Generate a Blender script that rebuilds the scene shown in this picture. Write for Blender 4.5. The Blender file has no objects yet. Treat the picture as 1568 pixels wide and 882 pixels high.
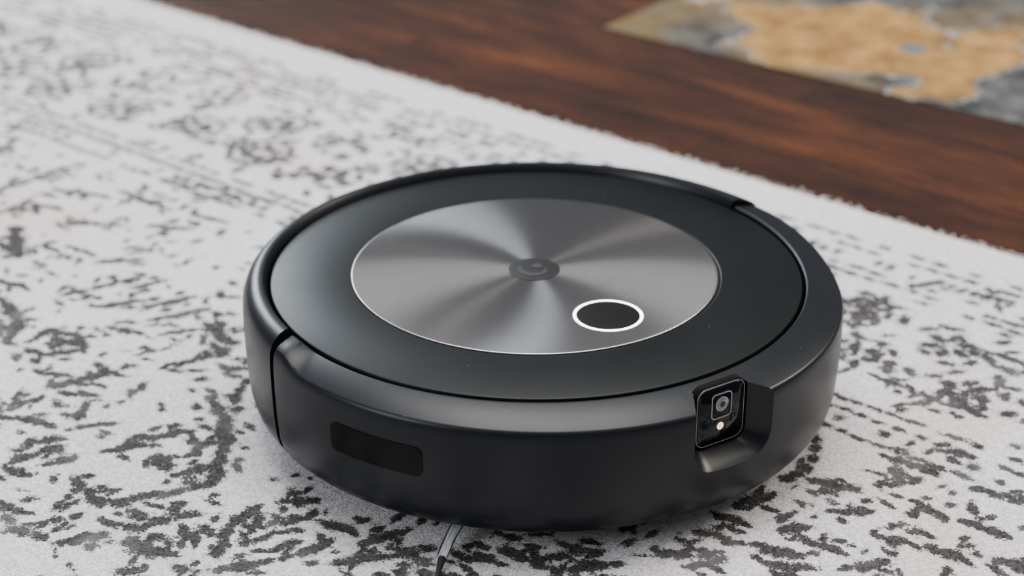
import bpy, bmesh, math, random
import numpy as np
from mathutils import Vector, Matrix
rad=math.radians
scene=bpy.context.scene
col=scene.collection
RZ=0.008   # rug pile top height (floor top is z=0)

# ---------------------------------------------------------------- helpers
def link(o,parent=None):
    col.objects.link(o)
    if parent is not None: o.parent=parent
    return o
def mesh_obj(name,bm,mat=None,parent=None,smooth=True,ang=35):
    me=bpy.data.meshes.new(name)
    bmesh.ops.recalc_face_normals(bm,faces=bm.faces)
    bm.to_mesh(me); bm.free()
    if smooth:
        me.shade_smooth(); me.set_sharp_from_angle(angle=rad(ang))
    if mat: me.materials.append(mat)
    o=bpy.data.objects.new(name,me)
    return link(o,parent)
class NT:
    def __init__(s,name):
        s.m=bpy.data.materials.new(name); s.m.use_nodes=True
        s.n=s.m.node_tree.nodes; s.l=s.m.node_tree.links
        s.b=s.n['Principled BSDF']
    def node(s,t,**k):
        n=s.n.new(t)
        for a,v in k.items(): setattr(n,a,v)
        return n
    def link(s,a,b): s.l.new(a,b)
    def math(s,op,a,b=None,clamp=False):
        n=s.n.new('ShaderNodeMath'); n.operation=op; n.use_clamp=clamp
        for i,v in enumerate((a,b)):
            if v is None: continue
            if hasattr(v,'is_linked'): s.l.new(v,n.inputs[i])
            else: n.inputs[i].default_value=v
        return n.outputs[0]
    def mix(s,f,a,b,mode='MIX'):
        n=s.n.new('ShaderNodeMix'); n.data_type='RGBA'; n.blend_type=mode
        for inp,v in ((n.inputs[0],f),(n.inputs[6],a),(n.inputs[7],b)):
            if hasattr(v,'is_linked'): s.l.new(v,inp)
            elif isinstance(v,(int,float)): inp.default_value=v
            else: inp.default_value=(*v,1)
        return n.outputs[2]
    def noise(s,vec,scale,detail=3,rough=.5):
        n=s.n.new('ShaderNodeTexNoise'); n.inputs['Scale'].default_value=scale
        n.inputs['Detail'].default_value=detail; n.inputs['Roughness'].default_value=rough
        s.l.new(vec,n.inputs['Vector']); return n.outputs['Fac']
    def ramp(s,f,stops,interp='LINEAR'):
        n=s.n.new('ShaderNodeValToRGB'); n.color_ramp.interpolation=interp
        e=n.color_ramp.elements
        while len(e)<len(stops): e.new(.5)
        for x,(p,c) in zip(e,stops):
            x.position=p; x.color=(*c,1) if len(c)==3 else c
        s.l.new(f,n.inputs[0]); return n.outputs[0]
    def obj(s):
        return s.n.new('ShaderNodeTexCoord').outputs['Object']
    def bump(s,h,strength,dist):
        n=s.n.new('ShaderNodeBump'); n.inputs['Strength'].default_value=strength
        n.inputs['Distance'].default_value=dist
        s.l.new(h,n.inputs['Height']); s.l.new(n.outputs[0],s.b.inputs['Normal']); return n
def simple(name,c,rough=.4,metal=0,spec=.5,emis=None,es=0,coat=0):
    t=NT(name); v=t.obj(); nz=t.noise(v,400,2)
    t.link(t.mix(nz,[x*.85 for x in c],[x*1.15 for x in c]),t.b.inputs['Base Color'])
    t.b.inputs['Roughness'].default_value=rough; t.b.inputs['Metallic'].default_value=metal
    t.b.inputs['Specular IOR Level'].default_value=spec
    t.b.inputs['Coat Weight'].default_value=coat
    if emis:
        t.b.inputs['Emission Color'].default_value=(*emis,1); t.b.inputs['Emission Strength'].default_value=es
    return t.m

# ---------------------------------------------------------------- materials
def plastic(name,base,rough,spec=.5,specks=True,pick_t=.985):
    t=NT(name); v=t.obj()
    n1=t.noise(v,35,4)
    c=t.mix(n1,[x*.8 for x in base],[x*1.25 for x in base])
    if specks:
        vo=t.node('ShaderNodeTexVoronoi',feature='F1'); vo.inputs['Scale'].default_value=300
        mp=t.node('ShaderNodeMapping'); mp.inputs['Scale'].default_value=(1,1,1.6)
        t.link(v,mp.inputs[0]); t.link(mp.outputs[0],vo.inputs['Vector'])
        near=t.math('LESS_THAN',vo.outputs['Distance'],.10)
        sep=t.node('ShaderNodeSeparateColor'); t.link(vo.outputs['Color'],sep.inputs[0])
        pick=t.math('GREATER_THAN',sep.outputs[0],pick_t)
        f=t.math('MULTIPLY',t.math('MULTIPLY',near,pick),t.math('MULTIPLY',t.noise(v,90,1),.6))
        c=t.mix(f,c,(.5,.5,.5))
    t.link(c,t.b.inputs['Base Color'])
    r=t.noise(v,18,3)
    rr=t.node('ShaderNodeMapRange'); rr.inputs[3].default_value=rough-.05; rr.inputs[4].default_value=rough+.07
    t.link(r,rr.inputs[0]); t.link(rr.outputs[0],t.b.inputs['Roughness'])
    t.b.inputs['Specular IOR Level'].default_value=spec
    t.bump(t.noise(v,2500,2),.05,.0003)
    return t.m
M_body=plastic('charcoal_plastic',(.0024,.0037,.0060),.35,.25)
M_lid=plastic('matte_black_lid',(.0018,.0028,.0034),.42,.15,pick_t=.992)
M_core=simple('black_interior',(.002,.002,.002),.8,spec=.1)
M_gloss=simple('gloss_black',(.002,.002,.003),.05,spec=.22)
M_ir=simple('ir_window_plastic',(.0010,.0005,.0006),.22,spec=.10)
M_ring=simple('light_ring_glow',(1,.95,.88),.4,emis=(1,.86,.66),es=7)
M_button=simple('button_black',(.003,.003,.0033),.35,spec=.2)
M_logo=simple('logo_dark',(.008,.008,.009),.45,spec=.3)
M_logo2=simple('logo_mark_grey',(.030,.030,.033),.4,spec=.3)
M_led=simple('led_warm',(1,.85,.65),.4,emis=(1,.62,.26),es=1.6)
M_frame=simple('lens_trim_grey',(.22,.23,.25),.3,metal=.8)
M_lens=simple('lens_glass',(.06,.07,.10),.08,coat=1)
M_rubber=simple('tyre_rubber',(.006,.006,.006),.8)
M_brist=simple('bristle_grey',(.62,.63,.66),.3)
t=NT('spun_metal'); v=t.obj()
g=t.noise(v,120,2)
t.link(t.mix(g,(.29,.281,.284),(.325,.316,.319)),t.b.inputs['Base Color'])
t.b.inputs['Metallic'].default_value=1; t.b.inputs['Roughness'].default_value=.22
t.b.inputs['Anisotropic'].default_value=.98
tg=t.node('ShaderNodeTangent',direction_type='RADIAL',axis='Z'); t.link(tg.outputs[0],t.b.inputs['Tangent'])
M_metal=t.m

# ---------------------------------------------------------------- robot
robot=bpy.data.objects.new('robot_vacuum',None); robot.location=(0,0,RZ); link(robot)
FA=rad(304.5)
F=Vector((math.cos(FA),math.sin(FA),0)); S=Vector((-math.sin(FA),math.cos(FA),0))
OFF=F*.0062+Vector((.0013,0,0))
LOFF=F*.0018   # lid / inner wall centre

def interp_prof(a,b,k): return [(x[0]*(1-k)+y[0]*k,x[1]*(1-k)+y[1]*k) for x,y in zip(a,b)]
def sector(name,proffn,a0,a1,n,mat,parent=robot,ang=35):
    bm=bmesh.new(); rings=[]
    for i in range(n+1):
        a=a0+(a1-a0)*i/n
        rg=[]
        for j,(r,z) in enumerate(proffn(a)):
            k=min(1,max(0,(r-.1530)/(.166-.1530)))
            if z<.05: k=1
            c=LOFF*(1-k)+OFF*k
            rg.append(bm.verts.new((c.x+r*math.cos(a),c.y+r*math.sin(a),z)))
        rings.append(rg)
    m=len(rings[0])
    for i in range(n):
        for j in range(m):
            bm.faces.new((rings[i][j],rings[i][(j+1)%m],rings[i+1][(j+1)%m],rings[i+1][j]))
    bm.faces.new(rings[0]); bm.faces.new(rings[-1][::-1])
    return mesh_obj(name,bm,mat,parent,ang=ang)
def lathe(name,prof,n,mat,center=Vector((0,0,0)),parent=robot,ang=35):
    bm=bmesh.new(); cols=[]
    for r,z in prof:
        if r<1e-6: cols.append([bm.verts.new((center.x,center.y,center.z+z))])
        else: cols.append([bm.verts.new((center.x+r*math.cos(2*math.pi*i/n),center.y+r*math.sin(2*math.pi*i/n),center.z+z)) for i in range(n)])
    for A,B in zip(cols[:-1],cols[1:]):
        for i in range(n):
            k=(i+1)%n
            if len(A)==1 and len(B)==1: continue
            if len(A)==1: bm.faces.new((A[0],B[i],B[k]))
            elif len(B)==1: bm.faces.new((A[i],A[k],B[0]))
            else: bm.faces.new((A[i],A[k],B[k],B[i]))
    return mesh_obj(name,bm,mat,parent,ang=ang)

low=[(.1684,.072),(.1683,.058),(.1678,.042),(.1668,.030),(.1650,.023),(.1615,.0175),(.157,.0145),(.1535,.014)]
P_mid=[(.1512,.074),(.1512,.0832),(.1515,.0840),(.1522,.0844),(.1535,.0842),(.1662,.0782),(.1668,.0778),(.1674,.0771),(.1680,.0757)]+low
P_end=[(.1512,.074),(.1512,.0838),(.1516,.0852),(.1530,.0858),(.1590,.0856),(.1640,.0844),(.1660,.0833),(.1672,.0815),(.1680,.0785)]+low
A0=rad(213.0); A1=rad(397.3)
def sm(x): x=max(0,min(1,x)); return x*x*(3-2*x)
def bump_prof(a):
    k=min(sm((a-A0-rad(2))/rad(7)),sm((A1-rad(3)-a)/rad(34)))
    return interp_prof(P_end,P_mid,k)
bumper=sector('bumper',bump_prof,A0,A1,364,M_body)
P_ring=[(.1505,.070),(.1508,.0840),(.1526,.0876),(.1534,.0885),(.1560,.0888),(.1600,.0882),(.1640,.0862),(.1665,.0838),(.1680,.0795)]+low
ring=sector('rear_shell',lambda a:P_ring,rad(38.5),rad(211.6),350,M_body)

def rrect(w,h,r,seg=6):
    pts=[]
    for cx,cy,a0 in ((w-r,h-r,0),(-w+r,h-r,90),(-w+r,-h+r,180),(w-r,-h+r,270)):
        for i in range(seg+1):
            a=rad(a0+90*i/seg); pts.append((cx+r*math.cos(a),cy+r*math.sin(a)))
    return pts
MOFF=F*.0035
def front_pt(s,z,d): return MOFF+F*d+S*s+Vector((0,0,z))
def loft(name,layers,mat,parent,ang=35,ptf=front_pt):
    bm=bmesh.new(); R=[]
    for pts,d in layers: R.append([bm.verts.new(ptf(p[0],p[1],d)) for p in pts])
    for A,B in zip(R[:-1],R[1:]):
        n=len(A)
        for i in range(n): bm.faces.new((A[i],A[(i+1)%n],B[(i+1)%n],B[i]))
    bm.faces.new(R[0]); bm.faces.new(R[-1][::-1])
    return mesh_obj(name,bm,mat,parent,ang=ang)
PZ=.0680; CS=.0018
def sh(pts,dz,ds=0): return [(x+ds,y+dz) for x,y in pts]
cutter=loft('cutter',[(sh(rrect(.0168,.0178,.0065),PZ,CS),.1580),(sh(rrect(.0174,.0184,.0067),PZ,CS),.1605),
                      (sh(rrect(.0250,.0245,.0115),PZ+.0008,CS+.0024),.1690),(sh(rrect(.0300,.0285,.0140),PZ+.001,CS+.0038),.1735)],M_body,None)
cutter.location=(0,0,RZ)
bpy.context.view_layer.update()
md=bumper.modifiers.new('b','BOOLEAN'); md.operation='DIFFERENCE'; md.solver='EXACT'; md.object=cutter
dg=bpy.context.evaluated_depsgraph_get()
me=bpy.data.meshes.new_from_object(bumper.evaluated_get(dg))
bumper.modifiers.clear(); bumper.data=me
me.shade_smooth(); me.set_sharp_from_angle(angle=rad(24))
bpy.data.objects.remove(cutter)

lathe('core',[(0,.0125),(.146,.0125),(.1490,.016),(.1510,.020),(.1510,.074),(.148,.078),(0,.078)],128,M_core,center=LOFF)
lathe('lid',[(0,.0775),(.1475,.0775),(.1494,.0790),(.1494,.0836),(.1490,.0845),(.1481,.0850),(.1045,.0850),(.1040,.0846),(0,.0846)],256,M_lid,center=LOFF)
lathe('metal_plate',[(0,.0846),(.1030,.0846),(.1034,.0849),(.1031,.0852),(.1026,.0853),(0,.0853)],256,M_metal)
lathe('logo_badge',[(0,.0852),(.0147,.0852),(.0147,.0855),(.0143,.0856),(0,.0856)],96,M_logo)
def ribbon(name,pts,widths,z,h,mat):
    bm=bmesh.new(); n=len(pts); L=[];Rr=[]
    for i,(x,y) in enumerate(pts):
        a=pts[max(i-1,0)]; b=pts[min(i+1,n-1)]
        d=Vector((b[0]-a[0],b[1]-a[1])); d.normalize(); nn=Vector((-d.y,d.x))*widths[i]/2
        L.append((x+nn.x,y+nn.y)); Rr.append((x-nn.x,y-nn.y))
    V=[[bm.verts.new((p[0],p[1],zz)) for p in Q] for zz in (z,z+h) for Q in (L,Rr)]
    l0,r0,l1,r1=V
    for i in range(n-1):
        k=i+1
        bm.faces.new((l1[i],l1[k],r1[k],r1[i])); bm.faces.new((l0[i],r0[i],r0[k],l0[k]))
        bm.faces.new((l0[i],l0[k],l1[k],l1[i])); bm.faces.new((r0[i],r1[i],r1[k],r0[k]))
    bm.faces.new((l0[0],l1[0],r1[0],r0[0])); bm.faces.new((l0[-1],r0[-1],r1[-1],l1[-1]))
    return mesh_obj(name,bm,mat,robot)
sw=[];ww=[]
for i in range(40):
    q=i/39; a=rad(150+215*q); r=.0085-.002*q
    sw.append((r*math.cos(a),r*math.sin(a))); ww.append(.0008+.0036*math.sin(math.pi*q**.8))
ribbon('logo_swirl',sw,ww,.0856,.0002,M_logo2)
lathe('logo_dot',[(0,.0856),(.0030,.0856),(.0030,.0858),(0,.0858)],32,M_logo2,center=Vector((.0015,.0042,0)))
BC=F*.0705
lathe('button',[(0,.0852),(.0170,.0852),(.0170,.0854),(.0166,.0855),(0,.0855)],96,M_button,center=BC)
lathe('button_light_ring',[(.0172,.0852),(.0190,.0852),(.0190,.0855),(.0172,.0855),(.0172,.0852)],96,M_ring,center=BC)

def panel(name,w,h,r,d0,d1,mat,cz=PZ,cs=CS,bev=.0006):
    return loft(name,[(sh(rrect(w,h,r),cz,cs),d0),(sh(rrect(w,h,r),cz,cs),d1-bev),(sh(rrect(w-bev,h-bev,max(r-bev,.0002)),cz,cs),d1)],mat,robot,ang=50)
def frame(name,w,h,r,th,d0,d1,mat,cz,cs=CS):
    bm=bmesh.new()
    o=sh(rrect(w,h,r),cz,cs); i_=sh(rrect(w-th,h-th,max(r-th,.0003)),cz,cs)
    R=[[bm.verts.new(front_pt(p[0],p[1],d)) for p in q] for q,d in ((o,d0),(o,d1),(i_,d1),(i_,d0))]
    n=len(o)
    for A,B in zip(R,R[1:]+R[:1]):
        for k in range(n): bm.faces.new((A[k],A[(k+1)%n],B[(k+1)%n],B[k]))
    return mesh_obj(name,bm,mat,robot,ang=50)
panel('camera_bezel',.0162,.0173,.0060,.1560,.1602,M_core)
panel('camera_glass',.0148,.0160,.0052,.1595,.1612,M_gloss)
frame('camera_glass_edge',.0153,.0165,.0055,.0003,.1600,.1609,M_frame,PZ)
frame('lens_frame',.0066,.0072,.0026,.0006,.1605,.1617,M_frame,PZ+.0052)
def fdisc(name,r,d0,d1,mat,cz,cs=CS,n=40):
    pts=[(cs+r*math.cos(2*math.pi*i/n),cz+r*math.sin(2*math.pi*i/n)) for i in range(n)]
    pts2=[(cs+(r*.85)*math.cos(2*math.pi*i/n),cz+(r*.85)*math.sin(2*math.pi*i/n)) for i in range(n)]
    return loft(name,[(pts,d0),(pts,d1-.0002),(pts2,d1)],mat,robot)
fdisc('lens_barrel',.0041,.1608,.1622,M_frame,PZ+.0062)
fdisc('lens_inner',.0034,.1615,.1624,M_lens,PZ+.0062)
fdisc('lens_pupil',.0016,.1620,.1626,M_gloss,PZ+.0062)
fdisc('status_led',.0021,.1608,.1616,M_led,PZ-.0068)

def ir_window(name,ac):
    zc,hz=.0545,.0085
    def pf(s,z,d):
        a=ac+s
        rr_=float(np.interp(z,[.030,.042,.058,.072],[.1668,.1678,.1683,.1684]))+d
        return OFF+Vector((rr_*math.cos(a),rr_*math.sin(a),z))
    R=.1683; W=rad(9.6)*R
    bm=bmesh.new()
    n=60; cols=[]
    for i in range(n+1):
        x=-W*math.cos(math.pi*i/n); dx=max(0,abs(x)-(W-.0045)); e=hz-.0045+math.sqrt(max(0,.0045**2-dx*dx))
        c=[]
        for j in range(7):
            q=j/6; c.append(bm.verts.new(pf(x/R,zc+e-2*e*q,.0004)))
        cols.append(c)
    for i in range(n):
        for j in range(6): bm.faces.new((cols[i][j],cols[i+1][j],cols[i+1][j+1],cols[i][j+1]))
    r=bmesh.ops.extrude_face_region(bm,geom=bm.faces[:])
    for vv in r['geom']:
        if isinstance(vv,bmesh.types.BMVert):
            c=Vector((vv.co.x-OFF.x,vv.co.y-OFF.y,0)); c.normalize(); vv.co-=c*.003
    return mesh_obj(name,bm,M_ir,robot,ang=50)
ir_window('ir_window_1',rad(239.6)); ir_window('ir_window_2',FA*2-rad(239.6))

def wheel(name,c,r,w,axis):
    bm=bmesh.new()
    bmesh.ops.create_cone(bm,cap_ends=True,segments=48,radius1=r,radius2=r,depth=w)
    bmesh.ops.bevel(bm,geom=[e for e in bm.edges if len(e.link_faces)==2 and e.calc_face_angle()>1],offset=.003,segments=3,affect='EDGES')
    q=Vector((0,0,1)).rotation_difference(axis).to_matrix().to_4x4()
    bmesh.ops.transform(bm,matrix=Matrix.Translation(c)@q,verts=bm.verts)
    return mesh_obj(name,bm,M_rubber,robot)
wheel('drive_wheel_1',S*.112+Vector((0,0,.0335)),.0335,.018,S)
wheel('drive_wheel_2',S*-.112+Vector((0,0,.0335)),.0335,.018,S)
wheel('caster_wheel',F*.120+Vector((0,0,.015)),.015,.014,S)
HB=Vector((-.029,-.122,0))
lathe('side_brush_hub',[(0,.004),(.009,.004),(.011,.006),(.011,.0115),(0,.0115)],32,M_rubber,center=HB)
def tubes(name,paths,mat):
    cu=bpy.data.curves.new(name,'CURVE'); cu.dimensions='3D'; cu.bevel_resolution=1
    cu.bevel_depth=.00032
    for p in paths:
        sp=cu.splines.new('POLY'); sp.points.add(len(p)-1)
        for i,(x,y,z,rr) in enumerate(p):
            sp.points[i].co=(x,y,z,1); sp.points[i].radius=rr
    cu.materials.append(mat)
    return link(bpy.data.objects.new(name,cu),robot)
random.seed(4)
br=[];tips=[];rims=[]
for k,a0 in enumerate((rad(245),rad(5),rad(125))):
    d=Vector((math.cos(a0),math.sin(a0),0)); nrm=Vector((-d.y,d.x,0))
    for j in range(14):
        off=(j/13-.5); p=[]
        for i in range(8):
            q=i/7; L=.008+q*.044
            lat=off*(.0068-.0018*q)+(.006*q*q)
            pt=HB+d*L+nrm*lat
            p.append((pt.x,pt.y,.0090-.004*q+.0006*random.random(),1))
        if j in (0,13): rims.append([(x,y,z+.0002,1.1) for x,y,z,_ in p])
        else: br.append(p)
    p=[]
    for i in range(5):
        q=1+.35*i/4; L=.008+q*.044; pt=HB+d*L+nrm*(.006*q*q)
        p.append((pt.x,pt.y,.0045-.002*(q-1)/.35,7-1.2*i))
    tips.append(p)
tubes('side_brush_bristles',br,M_brist)
tubes('side_brush_arm_edges',rims,M_rubber)
tubes('side_brush_tips',tips,M_rubber)

# ---------------------------------------------------------------- rug
TH=rad(-39.3)
U=Vector((math.cos(TH),math.sin(TH),0)); Vv=Vector((-math.sin(TH),math.cos(TH),0))
EDGE=.376
u0,u1=-1.35,1.35; s_max=1.2; st=.002
nu=int((u1-u0)/st)+1; ns=int(s_max/st)+1
field=np.zeros((ns,nu),dtype=np.float32)
rng=random.Random(11)
# brush strokes of the woven motif in rug coordinates (mm): u along the bound edge, s inward from it
K1="-438,416,-401,443,14;-423,440,-407,441,8;-403,423,-383,421,5;-419,393,-411,394,6;-374,474,-354,471,7;-340,497,-312,510,14;-320,517,-311,516,8;-289,515,-292,500,8;-292,500,-271,494,8;-271,494,-254,502,8;-266,518,-254,502,8;-280,524,-264,522,7;-274,504,-266,503,8;-326,460,-318,440,6;-318,440,-313,417,5;-300,425,-293,406,6;-295,459,-280,434,6;-270,439,-261,412,7;-254,450,-240,419,7;-266,472,-246,467,8;-234,457,-222,440,7;-219,432,-197,438,12;-195,448,-186,451,10;-230,417,-213,427,9"
K2="CNCGCWCJBNE7C6E7B3EZBIESBOF3C0EDBZF5CEEXBOFYBTFJC4G5COFYBSGAC1G8BUDFC1D3CIDICWCPD9CVDNCPCUFJCKF7D4FPDEFCE1FVE8FGE5F9EIEOEQFKF2FLFCFOFKF8F2F1EWEMDYDREME1EME1FDERFHEXFZFID4GXD9GJDMGQDQGEDAHADLH5CYGED3G5EAGTEVGXEYGZFEGQFBGOFPG4FPG4FXFKDZHXEIHUEQI8F5I3EXHTF3HGFII0FSHJFLH9G3H2GAHDGZH8G3GUGEGCGLGNH0GRHHGTH3G8H3G8H0FMH0FMHCFTHSGZI3GIHKGAHRFSHHFOHQF9IBG3IFFKH8F6HHEVI2F7IJF4IVF7J4ENIXFSJAFDJGF5JMESK3EMKMEDK7E6KLE2KQE2L5E1L2DGLGDCLKDSLXDDLQCSLWCFMACNMSCCMTCQN0CDMFBVMXBSMBBDMQBA"
W2=[10,8,7,10,7,8,7,7,6,6,7,7,7,9,8,14,10,8,10,12,12,10,10,8,8,9,12,9,9,8,10,8,12,10,12,9,10,10,10,9,10,8,8,9,10,8,10,9,10,9,12,8,8,9,7,12,8,10,7]
K3="MFAUMMAFN7BONRBINMBYO3BON9B2NFATMW9LNH9GNQB4O7B1OIBBORAWNKA4NY9WOFABOWA8NP91O08NND8AO387OC97OT9AP6A4POA4P797PO95OW89PH85Q19TQD9RNW7LO97FLH5NLK5ELU63MD64M55ZMN66MP6PN169MZ66N05KN968NP5ZNA5MNK59MY43NH44LP25M622KA3OKV3JKN2NKV23575X615R5Y5U63577L2W802A7W3F8W2U6F837I7M7C877Y7P6K617H5R4Y9S5X9E63917G8Z4ZAM5RAF6HAN7AA67S9S8I9E429L458T41AJ459Z50B95DAR8CAQ8OA18CBI8SAY7HBG80BE848V8R8R867J8T7F7O6C8F5X"
strokes=[]
for l in K1.split(';'):
    q=[float(x) for x in l.split(',')]; strokes.append((q[0]/1000,q[1]/1000,q[2]/1000,q[3]/1000,q[4]))
def dec(K,W):
    for i in range(0,len(K)-7,8):
        v4=[int(K[i+2*j:i+2*j+2],36) for j in range(4)]
        n_=i//8
        strokes.append(((v4[0]-650)/1000,v4[1]/1000,(v4[2]-650)/1000,v4[3]/1000,W[n_] if W and n_<len(W) else (9 if n_<17 else 6.5)))
dec(K2,W2); dec(K3,None)
mids=np.array([((a+c)/2,(b+d)/2) for a,b,c,d,w in strokes])
def near_known(u,s,R=.022):
    return (np.hypot(mids[:,0]-u,mids[:,1]-s)).min()<R
def stamp(u,s,L,W,ang,amp=1.0):
    R=max(L,W)*2.1
    i0=max(0,int((u-R-u0)/st)); i1=min(nu,int((u+R-u0)/st)+2)
    j0=max(0,int((s-R)/st)); j1=min(ns,int((s+R)/st)+2)
    if i0>=i1 or j0>=j1: return
    uu=(u0+np.arange(i0,i1)*st-u)[None,:]; ss=(np.arange(j0,j1)*st-s)[:,None]
    c,sn=math.cos(ang),math.sin(ang)
    x=(uu*c+ss*sn)/L; y=(-uu*sn+ss*c)/W
    f=np.clip(amp*(1-.5*np.sqrt(x*x+y*y)),0,1)
    field[j0:j1,i0:i1]=np.maximum(field[j0:j1,i0:i1],f)
def path(pts,W,amp=1,step=.006,broken=.15):
    for (a,b),(c,d) in zip(pts[:-1],pts[1:]):
        L=math.hypot(c-a,d-b); n=max(1,int(L/step))
        for i in range(n):
            if rng.random()<broken: continue
            q=(i+.5)/n
            stamp(a+(c-a)*q,b+(d-b)*q,step*.9,W*rng.uniform(.7,1.3),math.atan2(d-b,c-a),amp)
def rosette(u,s,R,amp=1,skip=.12):
    n=rng.choice((5,6,7)); p=rng.random()*6
    for i in range(n):
        a=p+2*math.pi*i/n
        if rng.random()<skip: continue
        stamp(u+R*.52*math.cos(a),s+R*.52*math.sin(a),R*.34,R*.20,a+rng.uniform(-.3,.3),amp)
    m=int(n*1.8)
    for i in range(m):
        a=p+2*math.pi*(i+.5)/m
        if rng.random()<skip*1.8: continue
        stamp(u+R*1.1*math.cos(a),s+R*1.1*math.sin(a),R*.30,R*.15,a+math.pi/2+rng.uniform(-.5,.5),amp)
for a,b,c,d,w in strokes:
    L=math.hypot(c-a,d-b); ang=math.atan2(d-b,c-a); n=max(2,int(L/.005)); hw=w*.00050
    for i in range(n+1):
        q=i/n
        if 0<i<n and rng.random()<.08: continue
        stamp(a+(c-a)*q+rng.uniform(-.0016,.0016),b+(d-b)*q+rng.uniform(-.0016,.0016),.0055,hw*rng.uniform(.7,1.3)*(1-.35*abs(2*q-1)),ang+rng.uniform(-.5,.5),1.10)
    for k in range(rng.choice((2,3,4))):
        q=rng.random(); sg=rng.choice((-1,1)); o=rng.uniform(.007,.014)
        stamp(a+(c-a)*q-math.sin(ang)*sg*o,b+(d-b)*q+math.cos(ang)*sg*o,rng.uniform(.003,.007),rng.uniform(.0020,.0035),ang+sg*rng.uniform(.2,1.1),1.0)
def dashes(s,du,L,W,amp,skip):
    u=u0
    while u<u1:
        if rng.random()>skip: stamp(u,s+rng.uniform(-.001,.001),L*rng.uniform(.6,1.2),W,rng.uniform(-.15,.15),amp*rng.uniform(.85,1))
        u+=du*rng.uniform(.8,1.2)
for s,skip in ((.052,.4),(.064,.3),(.092,.25),(.102,.3),(.112,.45)): dashes(s,.014,.008,.0031,1.03,skip)
for s in (.255,.267,.290): dashes(s,.012,.008,.0028,1.05,.15)
dashes(.078,.010,.004,.006,1,.35); dashes(.278,.014,.004,.005,1,.35)
u=u0
while u<u1:
    rosette(u,.150+rng.uniform(-.006,.006),.022,1.03)
    rosette(u+.035,.207+rng.uniform(-.006,.006),.022,1.03)
    for k in range(22):
        stamp(u+rng.uniform(0,.075),rng.uniform(.118,.248),rng.uniform(.004,.009),rng.uniform(.0026,.0048),rng.uniform(0,3.14),rng.uniform(.85,1.05))
    u+=.075*rng.uniform(.9,1.1)
s=.340; row=0
while s<s_max:
    u=u0+(.055 if row%2 else 0)
    while u<u1:
        cu_,cs_=u+rng.uniform(-.012,.012),s+rng.uniform(-.010,.010)
        if not near_known(cu_,cs_,.040):
            R=rng.uniform(.020,.028)
            rosette(cu_,cs_,R,1.06)
            a=rng.uniform(0,6.28)
            for rep in range(2):
                a+=math.pi*rng.uniform(.8,1.2); pts=[]
                for i in range(7):
                    q=i/6; pts.append((cu_+.048*math.cos(a+q*1.4)*(1+.25*q),cs_+.044*math.sin(a+q*1.4)*(1+.2*q)))
                path(pts,.0042,1.06,broken=.12)
        u+=.104
    s+=.064; row+=1
A=(u1-u0)*(s_max-.3)
for k in range(int(A*2300)):
    x,y=rng.uniform(u0,u1),rng.uniform(.305,s_max)
    stamp(x,y,rng.uniform(.003,.008),rng.uniform(.0017,.0034),rng.gauss(.5,.8),rng.uniform(.72,1.0))
jj,ii=np.meshgrid(np.arange(ns),np.arange(nu),indexing='ij')
uu=u0+ii*st; ss=jj*st
vv=EDGE-ss
X=U.x*uu+Vv.x*vv; Y=U.y*uu+Vv.y*vv
rs=np.random.RandomState(3)
Z=RZ+rs.uniform(-.0003,.0,size=X.shape)
Z-= .004*np.exp(-(ss/.004))
verts=np.stack([X,Y,Z],-1).reshape(-1,3)
idx=(jj*nu+ii)
quads=np.stack([idx[:-1,:-1],idx[1:,:-1],idx[1:,1:],idx[:-1,1:]],-1).reshape(-1,4)
per=list(idx[0,:])+list(idx[1:,-1])+list(idx[-1,-2::-1])+list(idx[-2:0:-1,0])
base=len(verts)
sk=verts[per].copy(); sk[:,2]=.0005
verts=np.vstack([verts,sk])
n=len(per)
sq=[(per[i],per[(i+1)%n],base+(i+1)%n,base+i) for i in range(n)]
quads=np.vstack([quads,np.array(sq)])
rm=bpy.data.meshes.new('area_rug')
rm.vertices.add(len(verts)); rm.vertices.foreach_set('co',verts.astype(np.float32).ravel())
rm.loops.add(len(quads)*4); rm.loops.foreach_set('vertex_index',quads.ravel().astype(np.int32))
rm.polygons.add(len(quads)); rm.polygons.foreach_set('loop_start',np.arange(0,len(quads)*4,4,dtype=np.int32))
rm.update(calc_edges=True); rm.validate()
at=rm.attributes.new('motif','FLOAT','POINT')
at.data.foreach_set('value',np.concatenate([field.ravel(),np.zeros(n)]).astype(np.float32))
rm.shade_smooth()
rug=link(bpy.data.objects.new('area_rug',rm))
t=NT('rug_pile'); v=t.obj()
a=t.node('ShaderNodeAttribute',attribute_name='motif')
n1=t.noise(v,250,3,.6); n2=t.noise(v,800,2,.6); n3=t.noise(v,11,2,.5)
f=t.math('ADD',a.outputs['Fac'],t.math('MULTIPLY',t.math('SUBTRACT',n1,.5),1.0))
f=t.math('ADD',f,t.math('MULTIPLY',t.math('SUBTRACT',n2,.5),.85))
f=t.math('ADD',f,t.math('MULTIPLY',t.math('SUBTRACT',n3,.5),.35))
mr=t.node('ShaderNodeMapRange',interpolation_type='SMOOTHSTEP'); mr.inputs[1].default_value=.47; mr.inputs[2].default_value=.60
t.link(f,mr.inputs[0])
mr2=t.node('ShaderNodeMapRange',interpolation_type='SMOOTHSTEP'); mr2.inputs[1].default_value=.22; mr2.inputs[2].default_value=.56
t.link(f,mr2.inputs[0])
fib=t.noise(v,1500,2,.7); fib2=t.noise(v,700,3,.65)
fr=t.ramp(fib2,[(.36,(0,0,0)),(.60,(1,1,1))])
light=t.mix(fr,(.49,.475,.488),(.88,.858,.873))
light=t.mix(t.math('MULTIPLY',mr2.outputs[0],.42),light,(.27,.26,.265))
tan=t.ramp(t.noise(v,6.5,2),[(.55,(0,0,0)),(.75,(1,1,1))])
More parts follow.
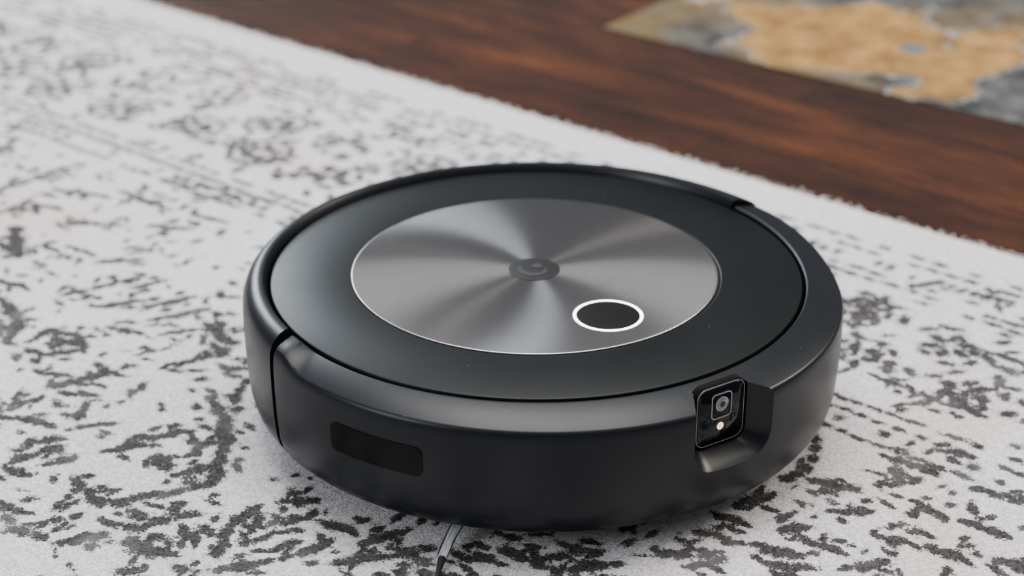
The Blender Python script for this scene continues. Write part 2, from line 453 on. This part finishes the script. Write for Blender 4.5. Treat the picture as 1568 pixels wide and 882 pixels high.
light=t.mix(t.math('MULTIPLY',tan,.3),light,(.55,.44,.31))
dark=t.mix(fr,(.018,.0172,.0185),(.090,.086,.088))
worn=t.ramp(t.noise(v,38,3,.6),[(.50,(0,0,0)),(.72,(.5,.5,.5))])
dark=t.mix(worn,dark,(.20,.195,.20))
c=t.mix(mr.outputs[0],light,dark)
t.link(c,t.b.inputs['Base Color']); t.b.inputs['Roughness'].default_value=.95
t.b.inputs['Specular IOR Level'].default_value=.1
h=t.math('ADD',t.math('MULTIPLY',fib,.5),fib2)
t.bump(h,.9,.0022)
rm.materials.append(t.m)
rng=random.Random(5); bm=bmesh.new()
for k in range(2600):
    uq=rng.uniform(u0,u1); p=U*uq+Vv*(EDGE-.001)+Vector((0,0,rng.uniform(.002,RZ-.001)))
    d=(Vv*rng.uniform(.4,1)+U*rng.uniform(-.8,.8)+Vector((0,0,rng.uniform(-.4,.4)))).normalized()
    L=rng.uniform(.002,.006); w=U*.0005; q=p+d*L; q.z=max(q.z,.0006)
    z=Vector((0,0,.0005))
    vs=[bm.verts.new(x) for x in (p-w,p+w,p+z,q)]
    for tr in ((0,1,3),(1,2,3),(2,0,3)): bm.faces.new([vs[i] for i in tr])
tuf=mesh_obj('edge_yarn',bm,simple('edge_yarn',(.74,.72,.71),.9),rug)

# ---------------------------------------------------------------- floor + slate
def box(name,c,hx,hy,z0,z1,ang,mat,bev=0,parent=None):
    bm=bmesh.new()
    bmesh.ops.create_cube(bm,size=1)
    bmesh.ops.scale(bm,vec=(2*hx,2*hy,z1-z0),verts=bm.verts)
    if bev: bmesh.ops.bevel(bm,geom=bm.edges[:],offset=bev,segments=2,affect='EDGES')
    o=mesh_obj(name,bm,mat,parent); o.location=(c[0],c[1],(z0+z1)/2); o.rotation_euler=(0,0,ang); return o
t=NT('dark_wood'); v=t.obj()
bk=t.node('ShaderNodeTexBrick'); bk.offset=.37
bk.inputs['Scale'].default_value=1; bk.inputs['Mortar Size'].default_value=.0012
bk.inputs['Brick Width'].default_value=.95; bk.inputs['Row Height'].default_value=.105
bk.inputs['Color1'].default_value=(0,0,0,1); bk.inputs['Color2'].default_value=(1,1,1,1); bk.inputs['Mortar'].default_value=(.5,.5,.5,1)
mpv=t.node('ShaderNodeMapping'); mpv.inputs['Location'].default_value=(.2,.045,0); t.link(v,mpv.inputs[0]); t.link(mpv.outputs[0],bk.inputs['Vector'])
mp=t.node('ShaderNodeMapping'); mp.inputs['Scale'].default_value=(2.0,10,1); t.link(v,mp.inputs[0])
off=t.node('ShaderNodeVectorMath',operation='ADD'); t.link(mp.outputs[0],off.inputs[0]); t.link(bk.outputs['Color'],off.inputs[1])
g1=t.noise(off.outputs[0],2.6,7,.72)
mp2=t.node('ShaderNodeMapping'); mp2.inputs['Scale'].default_value=(12,100,1); t.link(v,mp2.inputs[0])
g2=t.noise(mp2.outputs[0],2,4,.65)
cw=t.ramp(g1,[(.30,(.012,.0038,.002)),(.50,(.048,.0150,.0055)),(.64,(.095,.031,.0092)),(.82,(.20,.074,.021))])
cw=t.mix(t.math('MULTIPLY',g2,.7),cw,(.03,.010,.004),'MULTIPLY')
cw=t.mix(.5,cw,t.mix(bk.outputs['Color'],(.45,.42,.40),(1.5,1.4,1.3)),'MULTIPLY')
cw=t.mix(bk.outputs['Fac'],cw,(.006,.003,.002))
t.link(cw,t.b.inputs['Base Color']); t.b.inputs['Roughness'].default_value=.25
t.b.inputs['Specular IOR Level'].default_value=.3
t.bump(t.math('SUBTRACT',g2,bk.outputs['Fac']),.2,.002)
floor=box('floor',(0.2,.2),2.4,2.2,-.02,0,TH,t.m)

t=NT('slate')
v=t.obj()
n1=t.noise(v,9,4,.55); n2=t.noise(v,30,5,.65); n3=t.noise(v,5,3,.5)
def dist(lx,ly,sx,sy):
    m_=t.node('ShaderNodeMapping'); m_.inputs['Location'].default_value=(-lx*sx,-ly*sy,0); m_.inputs['Scale'].default_value=(sx,sy,0)
    t.link(v,m_.inputs[0]); l_=t.node('ShaderNodeVectorMath',operation='LENGTH'); t.link(m_.outputs[0],l_.inputs[0]); return l_.outputs['Value']
patch=t.math('SUBTRACT',.140,dist(-.215,-.285,1,1.4))
mf=t.math('ADD',t.math('MULTIPLY',patch,1.6),n1)
gn=t.ramp(n2,[(.35,(0,0,0)),(.65,(1,1,1))])
gold=t.mix(gn,(.15,.075,.020),(.34,.20,.065)); gray=t.mix(gn,(.016,.018,.019),(.10,.10,.10))
m=t.ramp(mf,[(.49,(0,0,0)),(.54,(1,1,1))])
olive=t.mix(t.ramp(n3,[(.42,(0,0,0)),(.55,(.8,.8,.8))]),gray,(.14,.092,.030))
cc=t.mix(m,olive,gold)
seam=t.math('LESS_THAN',t.math('ABSOLUTE',t.math('SUBTRACT',mf,.492)),.006)
cc=t.mix(t.math('MULTIPLY',seam,.55),cc,(.45,.42,.38))
sd=dist(-.193,-.280,1,1)
sm1=t.ramp(sd,[(.010,(1,1,1)),(.016,(0,0,0))])
cc=t.mix(sm1,cc,(.09,.10,.12))
t.link(cc,t.b.inputs['Base Color']); t.b.inputs['Roughness'].default_value=.33
t.b.inputs['Specular IOR Level'].default_value=.2
t.bump(n1,.5,.01)
SA=rad(-37)
su=Vector((math.cos(SA),math.sin(SA),0)); sv=Vector((-math.sin(SA),math.cos(SA),0))
c=Vector((.062,.730,0))+su*.45+sv*.40
box('slate_tile',(c.x,c.y),.45,.40,-.004,.0012,SA,t.m,bev=.0006)

# ---------------------------------------------------------------- lights
def area(name,loc,target,sx,sy,power,color):
    l=bpy.data.lights.new(name,'AREA'); l.shape='RECTANGLE'; l.size=sx; l.size_y=sy; l.energy=power; l.color=color
    o=link(bpy.data.objects.new(name,l)); o.location=loc
    o.rotation_euler=(Vector(target)-Vector(loc)).to_track_quat('-Z','Y').to_euler(); return o
area('window_light_back',(-1.6,3.2,1.7),(0,.2,0),.8,1.4,110,(.84,.92,1))
area('window_light_right',(2.6,.9,2.0),(0,0,0),.7,1.0,88,(1,.91,.80))
area('added_left_fill',(-2.4,-1.6,1.5),(0,0,0),.8,1.2,45,(.94,.96,1))  # added soft fill, lifts the sensor recess wall and left side of the body
area('added_overhead_fill',(0,.45,2.6),(0,.3,0),1.7,1.3,112,(1,.98,.96))  # added overhead panel, placed so the bumper bevel catches its reflection
w=bpy.data.worlds.new('room_ambience'); scene.world=w; w.use_nodes=True
wn=w.node_tree; bg=wn.nodes['Background']; bg.inputs[1].default_value=1.0
tc=wn.nodes.new('ShaderNodeTexCoord'); sp=wn.nodes.new('ShaderNodeSeparateXYZ'); wn.links.new(tc.outputs['Generated'],sp.inputs[0])
cr=wn.nodes.new('ShaderNodeValToRGB'); wn.links.new(sp.outputs['Z'],cr.inputs[0])
e=cr.color_ramp.elements; e[0].position=0; e[0].color=(.15,.153,.16,1); e[1].position=.55; e[1].color=(.33,.335,.35,1)
x=e.new(.9); x.color=(1.0,1.0,1.01,1)
wn.links.new(cr.outputs[0],bg.inputs[0])

# ---------------------------------------------------------------- camera
E=rad(25); D=1.09
C=Vector((0,0,.085+RZ))
cam=bpy.data.cameras.new('camera'); co=link(bpy.data.objects.new('camera',cam))
co.location=C+Vector((0,-D*math.cos(E),D*math.sin(E)))
co.rotation_euler=(rad(90-25.54),0,.0127)
cam.lens=2950/1568*36; cam.sensor_width=36
cam.dof.use_dof=True; cam.dof.focus_distance=.99; cam.dof.aperture_fstop=5.6
cam.clip_start=.05
scene.camera=co
